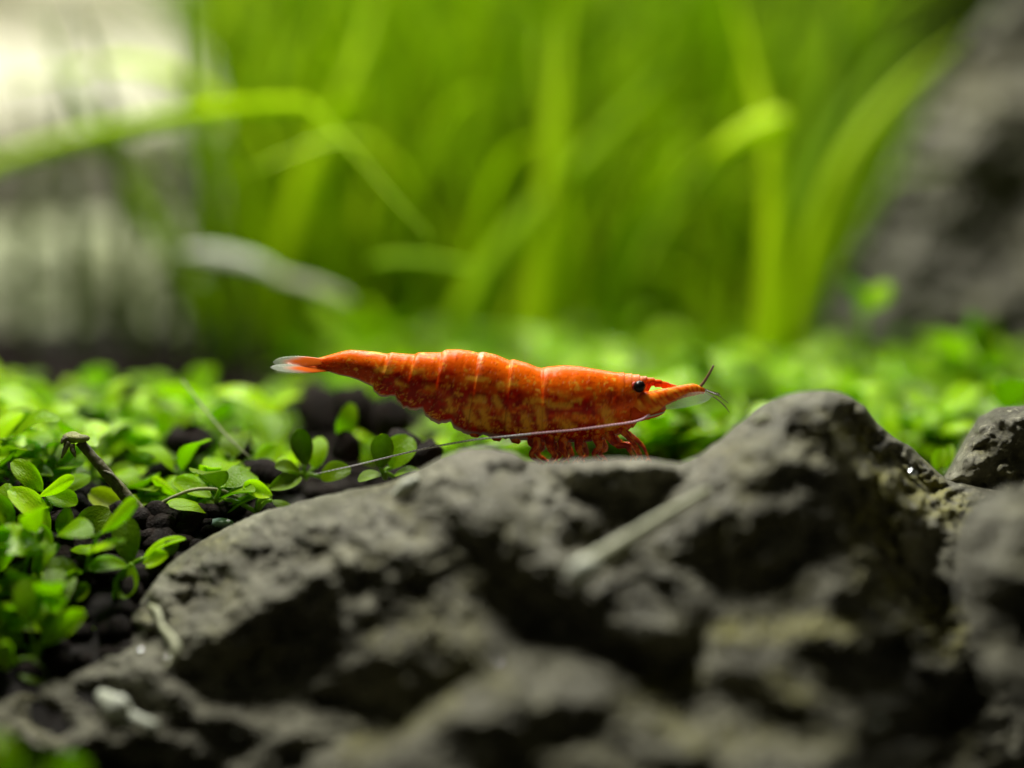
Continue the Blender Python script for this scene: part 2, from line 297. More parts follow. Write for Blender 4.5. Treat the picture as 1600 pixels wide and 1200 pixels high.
# pale stones behind the grass
p1 = relief('pale_stone', -260, 335, 6.0, [(-260, 40), (-50, 45), (40, 55), (150, 62), (250, 60), (310, 85), (335, 120)], [(-260, 260), (200, 262), (300, 250), (335, 190)],
 [(-260, 8.5), (335, 8.5)], 0.9, [([(-200, 95), (290, 100)], 32, L), ([(-200, 170), (290, 180)], 32, 0.0), ([(-200, 235), (290, 235)], 26, -0.8)], 5.0, 0.16, M['pale_stone'], rows=60, seed=51, lp=14, back=3.0, plateau=1.4, cell=6.0)
tag(p1, 'pale blurred stone with a brilliant white top, upper one of the stacked pair', 'stone')
p2 = relief('pale_stone', -280, 330, 6.0, [(-280, 350), (0, 350), (120, 345), (220, 330), (300, 345), (330, 380)], [(-280, 525), (300, 525), (330, 500)],
 [(-280, 7.0), (330, 7.0)], 0.45, [([(-200, 380), (290, 380)], 30, 0.5), ([(-200, 460), (290, 470)], 34, -0.5)], 2.0, 0.16, M['mossy_stone'], rows=50, seed=61, lp=14, back=2.6, plateau=1.0, cell=6.0)
tag(p2, 'pale greenish blurred stone under the darker gap, lower one of the pair', 'stone')
p3 = relief('beige_stone', -300, 280, 6.0, [(-300, -160), (0, -150), (200, -140), (280, -100)], [(-300, 120), (260, 120), (280, 60)],
 [(-300, 11.5), (280, 11.5)], 0.35, [([(-200, 30), (200, 40)], 40, -0.5)], 2.0, 0.2, M['pale_stone'], rows=40, seed=71, lp=14, back=3.0, cell=8.0)
tag(p3, 'dull beige stone standing highest behind the white-topped pale stone', 'stone')
p4 = relief('brown_stone', -280, 400, 6.0, [(-280, 215), (0, 225), (200, 235), (300, 250), (400, 330)], [(-280, 400), (300, 400), (400, 420)],
 [(-280, 8.0), (400, 7.9)], 0.4, [([(-200, 250), (300, 260)], 20, 0.4), ([(60, 290), (160, 290)], 22, 1.0), ([(-200, 330), (300, 330)], 26, -0.8)], 3.0, 0.2, M['rock_far'], rows=40, seed=81, lp=10, back=1.8, cell=8.0)
tag(p4, 'brownish blurred stone wedged between the two pale stones', 'stone')

# ------------------------------------------------------------------ the setting: ground and tank back
gx = np.concatenate([np.linspace(-40, -6, 12), np.linspace(-5.8, 5.8, 90), np.linspace(6, 40, 12)]); gy = np.concatenate([np.linspace(-25, -5, 10), np.linspace(-4.8, 10, 110), np.linspace(10.5, 30, 14)])
V = [(x, y, float(Hg(x, y))+random.uniform(-.012, .012)) for y in gy for x in gx]; nx = len(gx)
Fq = [(j*nx+i, j*nx+i+1, (j+1)*nx+i+1, (j+1)*nx+i) for j in range(len(gy)-1) for i in range(nx-1)]
tag(link('ground', mesh('ground', V, Fq), M['soil_base']), kind='structure')
bw = MB(); bw.add([(-40, 22, -3), (40, 22, -3), (40, 22, 30), (-40, 22, 30), (-40, 22.4, -3), (40, 22.4, -3), (40, 22.4, 30), (-40, 22.4, 30)], [(0, 1, 2, 3), (7, 6, 5, 4), (0, 3, 7, 4), (1, 5, 6, 2), (3, 2, 6, 7), (0, 4, 5, 1)])
tag(bw.build('back_wall', M['back'], smooth=False), kind='structure')

# soil pellets
def ico(sub):
    import bmesh
    bm = bmesh.new(); bmesh.ops.create_icosphere(bm, subdivisions=sub, radius=1); v = np.array([q.co[:] for q in bm.verts]); f = [tuple(x.index for x in q.verts) for q in bm.faces]; bm.free(); return v, f
I1, I2 = ico(1), ico(2); I3 = ico(3)
def pellet_verts(base, r, amp=0.22):
    v = base.copy(); n = np.zeros(len(v)); 
    for _ in range(3):
        k = rng.randn(3)*2.2; n += np.sin(v@k+rng.rand()*6)
    return v*(1+amp*n[:, None]/2)*r*np.array([rng.uniform(.8, 1.3), rng.uniform(.8, 1.2), rng.uniform(.6, 1.0)])
PV = [pellet_verts(I2[0], 1.0) for _ in range(14)]
mb = MB()
for i in range(8000):
    Y = rng.uniform(-2.6, 5.5); px = rng.uniform(-420, 1820)
    if (px > 420 and Y < 0.6) or (px < 420 and Y < -0.9): continue
    p = G(px, Y); r = rng.uniform(.035, .072)
    mb.add(PV[rng.randint(14)]*r+p+np.array([0, 0, rng.uniform(0.0, .05)]), I2[1])
tag(mb.build('soil_gravel', M['soil']), 'dark brown round soil pellets covering the tank bottom', 'soil', kind='stuff')
pl = [(302, 815, 34, 0.0, 'round dark soil pellet right of the broken stalk foot'), (252, 808, 26, 0.0, 'dark soil pellet touching the foot of the broken stalk'), (243, 832, 34, -0.05, 'dark soil pellet lying under the foot of the broken stalk'),
 (255, 760, 40, 0.45, 'blurred dark soil pellet behind the middle of the broken stalk'), (225, 762, 32, 0.5, 'smaller blurred soil pellet half hidden behind the broken stalk'), (125, 860, 36, -0.15, 'black soil pellet between two round leaves at left'), (150, 872, 28, -0.2, 'small black pellet right of the pair in the dark gap at left'),
 (130, 890, 30, -0.3, 'brown soil pellet below the black one between the leaves'), (298, 690, 36, 0.8, 'blurred dark pellet in the gap left of the thin root'), (370, 700, 30, 0.8, 'blurred dark pellet right of the thin root'), (172, 850, 24, -0.1, 'glinting dark pellet left of the upright dark leaf'),
 (415, 740, 30, 0.3, 'dark pellet in shade above the bright leaf beside the rock'), (290, 845, 22, -0.05, 'reddish brown pellet tucked against the rock edge'), (630, 700, 34, 0.35, 'brown pellet between the twin leaves and the rock crest'), (668, 712, 30, 0.3, 'brown pellet just left of the rock crest under the antenna'),
 (540, 700, 30, 0.6, 'dim brown pellet left of the twin leaves'), (560, 640, 44, 1.4, 'blurred brown soil clod below the shrimp tail'), (610, 655, 40, 1.3, 'blurred brown soil clod below the scalloped belly edge'), (500, 640, 44, 1.7, 'blurred black soil clod under the tail fan')]
for (px, py, r, Y, lab) in pl:
    me = mesh('soil_pellet', pellet_verts(I3[0], r/320*0.9, 0.2), I3[1]); o = link('soil_pellet', me, M['soil']); o.location = P(px, py, Y)
    o.rotation_euler = (random.random()*3, random.random()*3, 0); tag(o, lab, 'soil pellet', 'soil pellets in the gaps of the carpet')
o = link('glassy_pebble', mesh('glassy_pebble', pellet_verts(I3[0], 15/320)*np.array([1.1, 1, .8]), I3[1]), M['pebble']); o.location = P(347, 818, -0.05); tag(o, 'small greenish glassy pebble beside the rock edge', 'pebble')

# ------------------------------------------------------------------ leaves and small plants
def leaf_mesh(name, cup=0.16, arch=0.12, pw=0.75, wav=0.0, nl=9, nw=6):
    v = []; f = []
    for side in (1, -1):
        for i in range(nl+1):
            t = i/nl; w = max(0.03, math.sin(math.pi*min(1, t**(pw+.45)*0.97+0.004))**0.5)*0.5
            for j in range(nw+1):
                s = j/nw*2-1; edge = (1-abs(s)**3)*math.sin(math.pi*min(1, t+.001))**.5
                z = cup*(s*s)*w*1.6+arch*math.sin(math.pi*t)+0.02*math.exp(-(s*6)**2)*-1+wav*math.sin(7*t+3*s)
                v.append((s*w, t, z+side*0.022*edge))
    n1 = (nl+1)*(nw+1)
    for i in range(nl):
        for j in range(nw):
            a = i*(nw+1)+j; f.append((a, a+1, a+nw+2, a+nw+1)); b = a+n1; f.append((b, b+nw+1, b+nw+2, b+1))
    for i in range(nl):
        for j, fl in ((0, 0), (nw, 1)):
            a = i*(nw+1)+j; b = a+nw+1; q = (a, b, b+n1, a+n1); f.append(q if not fl else q[::-1])
    return mesh(name, v, f)
LM = {}
for mk in ('leaf_bright', 'leaf_mid', 'leaf_dark', 'leaf_yellow'):
    LM[mk] = []
    for (c, a, pw, wv) in ((0.16, 0.10, 0.75, 0), (-0.12, 0.16, 0.7, .012), (0.28, -0.10, 0.85, .01), (0.05, 0.22, 0.65, .02)):
        me = leaf_mesh('leaf', c, a, pw, wv); me.materials.append(M[mk]); LM[mk].append(me)
def place_leaf(root, B, T, width, face, mk, var=None):
    B = Vector(B); T = Vector(T); y = T-B; ln = y.length; yn = y.normalized(); f = Vector(face); z = f-yn*f.dot(yn)
    if z.length < 1e-4: z = Vector((1, 0, 0))
    z.normalize(); x = yn.cross(z)
    m = Matrix(((x.x*width, y.x, z.x*ln*.8, B.x), (x.y*width, y.y, z.y*ln*.8, B.y), (x.z*width, y.z, z.z*ln*.8, B.z), (0, 0, 0, 1)))
    if root is not None: m = Matrix.Translation(-Vector(root.location)) @ m
    me = LM[mk][random.randrange(4) if var is None else var]; o = bpy.data.objects.new('leaf', me); COL.objects.link(o); o.parent = root; o.matrix_basis = m
    return o
UPV = Vector((0, 0, 1)); CV = Vector((0, -1, 0.15))
def manual_plant(label, base, leaves, cat='plant', stems=True):
    """base (px,py,Y); leaves (bx,by,tx,ty,w px,dY of tip,facing 0 up .. 1 camera,material)"""
    bx_, by_, bY = base
    while P(bx_, by_, bY)[2] < Hg(P(bx_, by_, bY)[0], bY) and bY > -2.6: bY -= .03
    base = (bx_, by_, bY); b = P(*base); root = empty('carpet_plant', b); tag(root, label, cat, 'small carpet plants')
    s = MB()
    for (bx, by, tx, ty, w, dY, fc, mk) in leaves:
        B = P(bx, by, base[2]+dY*0.3); T = P(tx, ty, base[2]+dY)
        face = UPV*(1-fc)+CV*fc+Vector((random.uniform(-.25, .25), 0, 0))
        place_leaf(root, B, T, w/320*1.02, face, mk)
        mid = (b+B)/2+np.array([random.uniform(-.02, .02), random.uniform(-.02, .02), 0.02]); tube(s, [b, mid, B], [.012, .011, .009], 7, 6)
    s.build('stem', M['stem'], root, b); return root
LB, LMi, LD, LY = 'leaf_bright', 'leaf_mid', 'leaf_dark', 'leaf_yellow'
manual_plant('bright three-leaved plant at the left edge below the stalk tip', (75, 800, -0.05), [(66, 768, 20, 720, 34, .05, .5, LMi), (62, 776, 116, 750, 32, -.15, .35, LB), (72, 772, 120, 788, 36, -.1, .6, LMi), (90, 770, 140, 742, 30, .25, .5, LMi)])
manual_plant('large leaf pair with a curled young leaf at the left edge', (60, 850, -0.15), [(78, 828, 14, 765, 44, .05, .45, LB), (0, 815, 12, 755, 34, .1, .7, LMi), (55, 818, 76, 792, 14, -.1, .2, LB), (20, 830, -20, 775, 40, -.1, .5, LMi)])
manual_plant('plant with two broad translucent round leaves left of the stalk foot', (118, 858, -0.05), [(108, 850, 106, 793, 32, -.05, .85, LMi), (118, 838, 172, 798, 48, .05, .85, LD)])
manual_plant('biggest bright folded leaf in the lower left group', (52, 930, -0.3), [(66, 860, -14, 850, 62, -.2, .45, LB), (58, 905, 10, 898, 30, -.2, .4, LB), (52, 900, 92, 850, 28, .05, .7, LMi), (80, 860, 60, 822, 26, .1, .6, LMi), (45, 905, -8, 930, 34, -.25, .4, LMi)])
manual_plant('dark leaf standing between bright plants at lower left', (105, 950, -0.25), [(98, 930, 92, 870, 50, .05, .85, LD), (110, 940, 140, 915, 26, .0, .6, LD)])
manual_plant('plant with a tall dark upright leaf in front of the stalk foot', (203, 905, -0.2), [(204, 880, 196, 808, 44, .12, .9, LD), (200, 884, 138, 890, 32, -.12, .5, LMi), (205, 882, 192, 936, 38, -.15, .6, LMi), (206, 884, 178, 938, 18, -.1, .6, LMi), (222, 884, 262, 868, 30, -.05, .5, LB), (224, 872, 290, 842, 16, .05, .3, LB), (226, 892, 232, 906, 12, -.05, .7, LB), (262, 868, 272, 842, 22, .05, .7, LD)])
manual_plant('yellowing blotched leaf behind the broken stalk', (180, 815, 0.2), [(205, 805, 140, 770, 40, .1, .6, LY), (196, 812, 236, 780, 26, .1, .5, LMi)])
manual_plant('long glossy horizontal leaf left of the rock crest', (390, 760, 0.5), [(398, 745, 304, 742, 34, -.1, .35, LB), (400, 742, 450, 716, 26, .1, .4, LB), (330, 765, 296, 780, 18, -.15, .3, LB), (305, 785, 266, 790, 22, -.1, .4, LB)])
manual_plant('small bright leaf pair against the upper rock edge', (400, 800, 0.05), [(425, 775, 380, 758, 30, -.05, .6, LB), (405, 775, 350, 808, 18, .0, .3, LMi), (350, 780, 300, 792, 20, .0, .3, LMi), (425, 782, 460, 800, 20, 0, .4, LD), (420, 765, 470, 745, 30, .1, .6, LD)])
manual_plant('round dark leaf with bright one behind it left of the antenna tip', (478, 748, 0.25), [(478, 728, 468, 670, 36, .0, .95, LD), (492, 732, 500, 682, 34, .15, .8, LMi), (470, 740, 430, 730, 30, -.1, .5, LD), (500, 745, 548, 735, 34, -.1, .7, LD)])
manual_plant('twin round leaves, one dark one bright, crossed by the antenna', (602, 748, 0.12), [(594, 732, 602, 678, 38, -.02, .95, LD), (612, 732, 640, 682, 50, .1, .9, LMi), (598, 742, 560, 752, 26, -.05, .3, LD), (615, 745, 660, 738, 18, .05, .3, LMi)])
manual_plant('faint upright leaf in the dark gap below the shrimp tail', (532, 700, 0.6), [(532, 686, 550, 630, 34, .0, .9, LMi)])
manual_plant('blurred plant with long arched pale leaf below the tail fan', (400, 690, 1.35), [(330, 612, 432, 650, 34, -.1, .4, LB), (395, 660, 345, 668, 28, -.1, .4, LMi), (400, 680, 440, 690, 34, 0, .4, LB), (330, 620, 240, 612, 30, 0, .4, LB)])
manual_plant('blurred bright plant whose small leaf shines beside the dark gap', (262, 690, 1.0), [(252, 680, 262, 640, 28, .0, .7, LB), (262, 680, 210, 700, 30, -.1, .4, LMi), (270, 690, 320, 660, 30, .1, .5, LMi), (240, 730, 262, 712, 22, -.2, .5, LB)])
manual_plant('blurred plant with shining leaf at the far left edge', (40, 690, 1.0), [(70, 650, -10, 615, 44, 0, .35, LB), (60, 660, 120, 640, 34, 0, .4, LB), (40, 680, -20, 700, 40, -.1, .4, LMi), (60, 680, 110, 690, 34, -.1, .4, LB)])
manual_plant('lowest leaf cluster against the rock at lower left', (60, 1030, -0.75), [(62, 1010, 134, 958, 38, .0, .5, LB), (50, 975, 38, 905, 44, .1, .85, LMi), (70, 1000, 88, 925, 40, .2, .8, LMi), (35, 1010, -25, 960, 44, .1, .6, LMi), (30, 1040, 70, 1065, 36, -.1, .6, LD), (20, 1040, -20, 1010, 44, -.15, .6, LB)])
manual_plant('leaf cluster at the bottom corner in front of the low rock end', (20, 1260, -2.3), [(20, 1220, -10, 1145, 40, .1, .6, LB), (40, 1230, 90, 1180, 44, .1, .6, LD), (60, 1230, 140, 1200, 50, .1, .6, LMi), (0, 1240, -40, 1190, 50, 0, .5, LB)])
manual_plant('lone clover-like sprig standing tall before the boulder', (1350, 600, 2.6), [(1352, 480, 1318, 440, 34, -.1, .6, LMi), (1352, 480, 1392, 446, 38, -.1, .6, LB), (1350, 500, 1348, 452, 30, .1, .7, LMi), (1350, 540, 1318, 560, 26, 0, .4, LD), (1352, 545, 1385, 560, 26, 0, .4, LD)])
manual_plant('tall dark sprig before the boulder near the right edge', (1530, 660, 2.8), [(1530, 560, 1515, 490, 36, 0, .7, LMi), (1530, 560, 1556, 498, 34, 0, .7, LD), (1530, 600, 1490, 590, 30, 0, .5, LMi), (1530, 600, 1572, 580, 30, 0, .5, LMi)])
manual_plant('bright round leaf peeping from the notch between rock and ridge', (1470, 760, 0.45), [(1462, 735, 1474, 700, 24, 0, .8, LB), (1478, 735, 1486, 695, 18, .05, .8, LB)])
manual_plant('plant with the brightest shining leaf behind the shrimp head', (1190, 620, 2.2), [(1215, 580, 1150, 545, 38, -.2, .25, LB), (1190, 590, 1240, 570, 34, 0, .4, LB), (1180, 610, 1130, 600, 36, -.1, .4, LMi)])
manual_plant('shining leaf behind the gap right of the shrimp legs', (1080, 740, 1.0), [(1062, 700, 1108, 675, 26, -.1, .2, LB), (1120, 700, 1140, 688, 22, 0, .5, LMi), (1060, 722, 1110, 708, 20, -.1, .3, LB), (1040, 730, 1010, 690, 40, 0, .6, LMi), (1100, 700, 1150, 640, 44, .2, .6, LMi), (1050, 690, 1070, 630, 44, .2, .7, LMi)])

def random_plant(px, Y, label, group, hscale=1.0, nodes=4, ls=1.0):
    b = G(px, Y); root = empty('carpet_plant', b); tag(root, label, 'plant', group)
    lean = np.array([random.uniform(-.5, .5), random.uniform(-.4, .1), 0]); h = random.uniform(.22, .40)*hscale
    pts = [b, b+lean*h*.4+[0, 0, h*.5], b+lean*h+[0, 0, h]]; s = MB(); c = catmull(pts, 9); tube(s, pts, [.014, .012, .009], 8, 6)
    for k in range(nodes):
        q = c[int(8*(k+1)/nodes)]; a = random.uniform(0, 6.28)
        for sgn in (0, math.pi):
            an = a+sgn+random.uniform(-.3, .3); el = random.uniform(-.1, .75); ln = random.uniform(.12, .2)*ls
            d = np.array([math.cos(an)*math.cos(el), math.sin(an)*math.cos(el), math.sin(el)])
            B = q+d*.03; T = B+d*ln; tube(s, [q, B], [.008, .007], 3, 5)
            mk = random.choice([LB, LB, LMi, LMi, LMi, LD] if ls < 1.5 else [LB, LB, LB, LMi, LMi, LD]); place_leaf(root, B, T, ln*random.uniform(.6, .85), UPV+Vector((random.uniform(-.3, .3), random.uniform(-.5, 0), 0)), mk)
    s.build('stem', M['stem'], root, b); return root
ORD = ['first', 'second', 'third', 'fourth', 'fifth', 'sixth', 'seventh', 'eighth', 'ninth', 'tenth', 'eleventh', 'twelfth', 'thirteenth', 'fourteenth', 'fifteenth', 'sixteenth']
def row(pxs, Y, jitter, where, grp, hs=1.0, nodes=4, ls=1.0):
    for i, px in enumerate(sorted(pxs)):
        random_plant(px, Y+random.uniform(-jitter, jitter), f'round-leaved plant, {ORD[i]} from left {where}', grp, hs, nodes, ls)
g1 = 'blurred carpet plants on the left'; g2 = 'blurred carpet plants behind the shrimp'
row([-40, -5, 30, 62, 95, 150, 300, 345], 0.45, .10, 'in the row behind the broken stalk', g1, .75, 3, ls=1.3)
row([-30, 20, 70, 120, 170, 225, 330, 390], 0.95, .12, 'in the second row behind the broken stalk', g1, .8, 3, ls=1.3)
row([-30, 25, 80, 135, 190, 250, 300, 350, 410], 1.5, .15, 'in the middle row below the tail fan', g1, .85, ls=1.25)
row([-60, 0, 60, 120, 180, 240, 300, 350, 400, 440], 2.2, .2, 'in the fourth row left of the shrimp', g1, .75, ls=1.25)
row([235, 290, 345, 395], 0.33, .05, 'in the sparse row right of the broken stalk', g1, .5, 3, ls=1.0)
row([500, 560, 610], 3.2, .2, 'in the sparse patch beyond the shrimp tail', g1, .7, 3, ls=1.25)
row([-60, -10, 30, 130], -0.42, .08, 'in the row before the broken stalk', g1, .75, 3, ls=1.3)
row([-40, 15, 330], 0.12, .08, 'in the row level with the broken stalk', g1, .6, 3, ls=1.3)
row([-50, 0, 85], -0.75, .08, 'in the front row against the low rock', g1, .7, 3, ls=1.3)
row([600, 660, 720, 780], 1.3, .15, 'in the gap under the shrimp belly', g2, .5)
row([860, 910, 960, 1010, 1060, 1110, 1165, 1220], 1.1, .15, 'in the nearest row behind the legs', g2, .8, ls=1.55)
row([840, 890, 940, 990, 1040, 1090, 1140, 1190, 1240, 1300, 1360, 1420], 1.9, .15, 'in the second row behind the shrimp', g2, .8, ls=1.55)
row([840, 900, 960, 1020, 1080, 1140, 1200, 1260, 1320, 1390, 1450, 1520, 1590], 2.7, .2, 'in the third row behind the shrimp', g2, .8, ls=1.55)
row([840, 900, 960, 1020, 1080, 1140, 1200, 1260, 1330, 1400, 1470], 3.6, .25, 'in the fourth row behind the shrimp', g2, .62, ls=1.55)
row([600, 660, 720, 780, 830, 890, 950, 1010, 1070, 1130, 540], 4.4, .25, 'in the far row at the grass foot', g2, .62, ls=1.55)
row([1330, 1390, 1440, 1500, 1560, 1620], 1.3, .15, 'in the row behind the rock peak', g2, .8, ls=1.55)
# unbroken ground cover between and beyond the single plants
cov = MB()
for i in range(5200):
    Y = random.uniform(.9, 6.2) if i % 9 else random.uniform(.3, .9); px = random.uniform(-520, 1900)
    if 430 < px < 800 and Y < 2.6 or Y < .9 and (px > 440 or px < 150): continue
    if px > 640 and Y > 4 and random.random() < .6: continue
    if px < 480 and (Y > 2.3 or random.random() < .35): continue
    if px < 640 and random.random() < .5: continue
    if px > 640 and random.random() < .5: continue
    x, y, z = G(px, Y); z += random.uniform(.02, .13); a = random.uniform(0, 6.28); ln = random.uniform(.13, .22)*(1.7 if px > 640 or Y > 3 else 1.15); w = ln*.40; el = random.uniform(-.3, .7)
    d = np.array([math.cos(a)*math.cos(el), math.sin(a)*math.cos(el), math.sin(el)]); sd = np.cross(d, [0, 0, 1]); sd /= np.linalg.norm(sd); nn = np.cross(sd, d); b = np.array([x, y, z])
    vv = [b, b+d*ln*.35+sd*w, b+d*ln*.75+sd*w*.85, b+d*ln, b+d*ln*.75-sd*w*.85, b+d*ln*.35-sd*w, b+d*ln*.5-nn*ln*.12]
    vv += [q-nn*.006 for q in vv]
    ff = [(k, (k+1) % 6, 6) for k in range(6)]+[((k+1) % 6+7, k+7, 13) for k in range(6)]+[(k, k+7, (k+1) % 6+7, (k+1) % 6) for k in range(6)]
    cov.add(vv, ff)
tag(cov.build('ground_cover', M['leaf_mid']), 'low carpet of tiny round green leaves on the soil', 'ground cover', kind='stuff')

# ------------------------------------------------------------------ grass
def blade_geo(mb, pts, w, n=16, fold=0.25):
    c = catmull(pts, n); t = np.gradient(c, axis=0); t /= np.linalg.norm(t, axis=1)[:, None]+1e-9
    side = np.cross(t[0], [0.25*random.uniform(-1, 1), 1, 0.1]); side /= np.linalg.norm(side)+1e-9; v = []; f = []
    for i in range(n):
        u = i/(n-1); ww = w*0.5*min(1, (u*8+.5))*max(.04, (1-u**3)); s = side-t[i]*side.dot(t[i]); s /= np.linalg.norm(s)+1e-9; nn = np.cross(t[i], s)
        v += [c[i]-s*ww, c[i]+nn*ww*(.22+fold), c[i]+s*ww, c[i]+nn*ww*(fold-.25)]
    for i in range(n-1):
        for k in range(4): f.append((i*4+k, i*4+(k+1) % 4, i*4+4+(k+1) % 4, i*4+4+k))
    f.append((3, 2, 1, 0)); m = (n-1)*4; f.append((m, m+1, m+2, m+3)); mb.add(v, f)
def rand_blade_pts(b, h, lean=.35, droop=.35):
    a = random.uniform(0, 6.28); l = random.uniform(.02, lean)*h; d = np.array([math.cos(a), math.sin(a)*.6, 0])
    return [b, b+d*l*.25+[0, 0, h*.4], b+d*l*.8+[0, 0, h*.75], b+d*l*(1.4+random.uniform(0, droop))+[0, 0, h*random.uniform(.85, 1.05)]]
BV = []
for k in range(16):
    m_ = MB(); h = 1.0; blade_geo(m_, rand_blade_pts(np.zeros(3), h, .5, 1.0), .040*random.uniform(.5, 1.5))
    me = mesh('blade', m_.v, m_.f); me.materials.append(M['blade_lush' if k % 3 == 0 else 'blade']); BV.append(me)
def clump(px, Y, n, hs, label):
    b = G(px, Y); root = empty('grass_clump', b); tag(root, label, 'grass clump', 'tall grass clumps behind the shrimp')
    for k in range(n):
        o = bpy.data.objects.new('blade', random.choice(BV)); COL.objects.link(o); o.parent = root
        o.location = (random.gauss(0, .2), random.gauss(0, .12), -.03); s = random.uniform(.55, 1.1)*hs
        o.rotation_euler = (random.gauss(0, .18), random.gauss(0, .30), random.uniform(0, 6.28)); o.scale = (s, s, s)
    return root
k = 0
for Y, pxs, hs in ((4.9, [405, 460, 520, 600, 690, 780, 860, 950, 1040, 1120, 1200, 1280], 2.6), (6.2, [385, 440, 500, 580, 660, 740, 820, 900, 990, 1080, 1170, 1250, 1310], 3.2)):
    for i, px in enumerate(pxs):
        rw = 'front' if Y < 5.5 else 'rear'
        hh = hs*(0.75 if 900 < px < 1130 else .62 if px > 1180 else 1.0)
        clump(px+random.uniform(-12, 12), Y+random.uniform(-.5, .5), 11, hh, f'bright green blurred grass clump, {ORD[i]} from the left in the {rw} row')
mass = MB()
for i in range(1100):
    Y = random.uniform(6.4, 9.5); px = random.uniform(400, 1330); x, y, z = G(px, Y); h = random.uniform(1.6, 4.4)
    if px > 1130 or px < 480: h *= .55
    if 900 < px < 1120: h *= .72
    if random.random() < .35: h *= .6
    blade_geo(mass, rand_blade_pts(np.array([x, y, z]), h, .6, .9), random.uniform(.04, .12), 9)
tag(mass.build('grass_mass', M['blade']), 'dense blurred mass of bright green grass filling the rear', 'grass', kind='stuff')
def single(label, pts, w, mat, name='grass_shoot', n=26):
    q = MB(); wp = [P(*p) for p in pts]; blade_geo(q, wp, w, n); return tag(q.build(name, M[mat], None, None), label, 'grass')
single('long arched blade reaching in from the left edge and sharply bent down', [(-120, 300, 4.4), (40, 238, 4.1), (200, 196, 3.8), (360, 170, 3.4), (465, 164, 3.1), (498, 178, 2.9), (560, 245, 2.5), (620, 315, 2.2), (696, 395, 1.9)], .095, 'blade_lush')
single('broad upright blade standing behind the shrimp antenna and rock slope', [(1195, 600, 3.6), (1205, 480, 3.6), (1210, 350, 3.7), (1205, 230, 3.8), (1180, 120, 4.0), (1140, -20, 4.2)], .17, 'blade_lush')
single('pale yellowish folded blade tip beside the broad upright blade', [(1230, 190, 3.8), (1190, 200, 3.7), (1150, 218, 3.6), (1100, 250, 3.6)], .17, 'blade_lush')
single('blade curving right in front of the boulder, outermost of three', [(1240, 560, 4.3), (1270, 400, 4.3), (1320, 260, 4.4), (1400, 150, 4.6), (1510, 50, 4.8)], .16, 'blade_lush')
single('middle one of three blades curving right before the boulder', [(1225, 560, 4.6), (1245, 390, 4.6), (1290, 240, 4.8), (1360, 130, 5.0), (1450, 20, 5.2)], .17, 'blade')
single('innermost of three blades curving right before the boulder', [(1215, 560, 4.8), (1230, 350, 5.0), (1280, 180, 5.2), (1310, 60, 5.4), (1310, -40, 5.6)], .18, 'blade')
single('upright blade rising from behind the shrimp carapace to the top', [(840, 560, 4.2), (850, 380, 4.3), (870, 200, 4.5), (885, -30, 4.8)], .2, 'blade_lush')
single('leaning blade crossing from lower centre to the upper right', [(700, 520, 4.0), (790, 380, 4.2), (900, 260, 4.5), (1060, 90, 5.0)], .15, 'blade')
single('slanted bright blade at the left side of the grass', [(420, 560, 4.6), (450, 380, 4.5), (490, 250, 4.5), (560, 90, 4.7), (590, -30, 5)], .18, 'blade_lush')
single('bright blade leaning left over the pale stone edge', [(400, 520, 4.8), (385, 340, 4.8), (400, 150, 5.0), (450, -40, 5.2)], .13, 'blade')
single('low horizontal fallen blade behind the shrimp back', [(580, 410, 3.2), (640, 405, 3.2), (720, 415, 3.1), (770, 425, 3.1)], .06, 'blade')
for i, (pts, lab) in enumerate((([(118, 560, 4.6), (112, 350, 4.7), (100, 160, 4.8), (92, -20, 5.0)], 'dark upright stalk before the pale stones, leftmost of the thick ones'), ([(205, 560, 4.4), (195, 350, 4.3), (160, 130, 4.1), (105, -30, 4.0)], 'thin dark stalk leaning left across the white stone top'),
      ([(225, 570, 4.9), (205, 420, 5.0), (200, 260, 5.1), (180, 120, 5.2)], 'dark upright stalk before the lower pale stone'), ([(250, 560, 5.0), (262, 400, 5.0), (258, 280, 5.1), (280, 180, 5.2)], 'olive stalk at the right end of the pale stones'),
      ([(50, 560, 5.0), (40, 400, 5.0), (60, 260, 5.1), (30, 60, 5.2)], 'faint dark stalk near the left edge before the pale stones'), ([(150, 560, 5.4), (160, 460, 5.4), (150, 400, 5.4), (170, 330, 5.5)], 'short dark stalk between the two upright stalks'), ([(300, 560, 4.9), (290, 430, 4.9), (310, 300, 5.0), (300, 200, 5.1)], 'olive stalk where the grass meets the pale stones'))):
    single(lab, pts, .10, 'blade_dark', 'grass_stalk')
# pale fallen leaf
pf = empty('fallen_leaf', P(410, 425, 3.6)); tag(pf, 'whitish dead leaf lying aslant behind the tail', 'leaf')
q = MB(); tube(q, [P(285, 395, 3.7), P(330, 398, 3.65), P(390, 412, 3.6), P(435, 428, 3.6)], [.02, .05, .052, .025], 14, 10, .5); q.build('leaf_tip', M['debris'], pf, pf.location)
q = MB(); tube(q, [P(428, 430, 3.6), P(480, 445, 3.55), P(530, 462, 3.5), P(550, 472, 3.5)], [.025, .035, .03, .012], 12, 10, .5); q.build('leaf_base', M['debris_dim'], pf, pf.location)
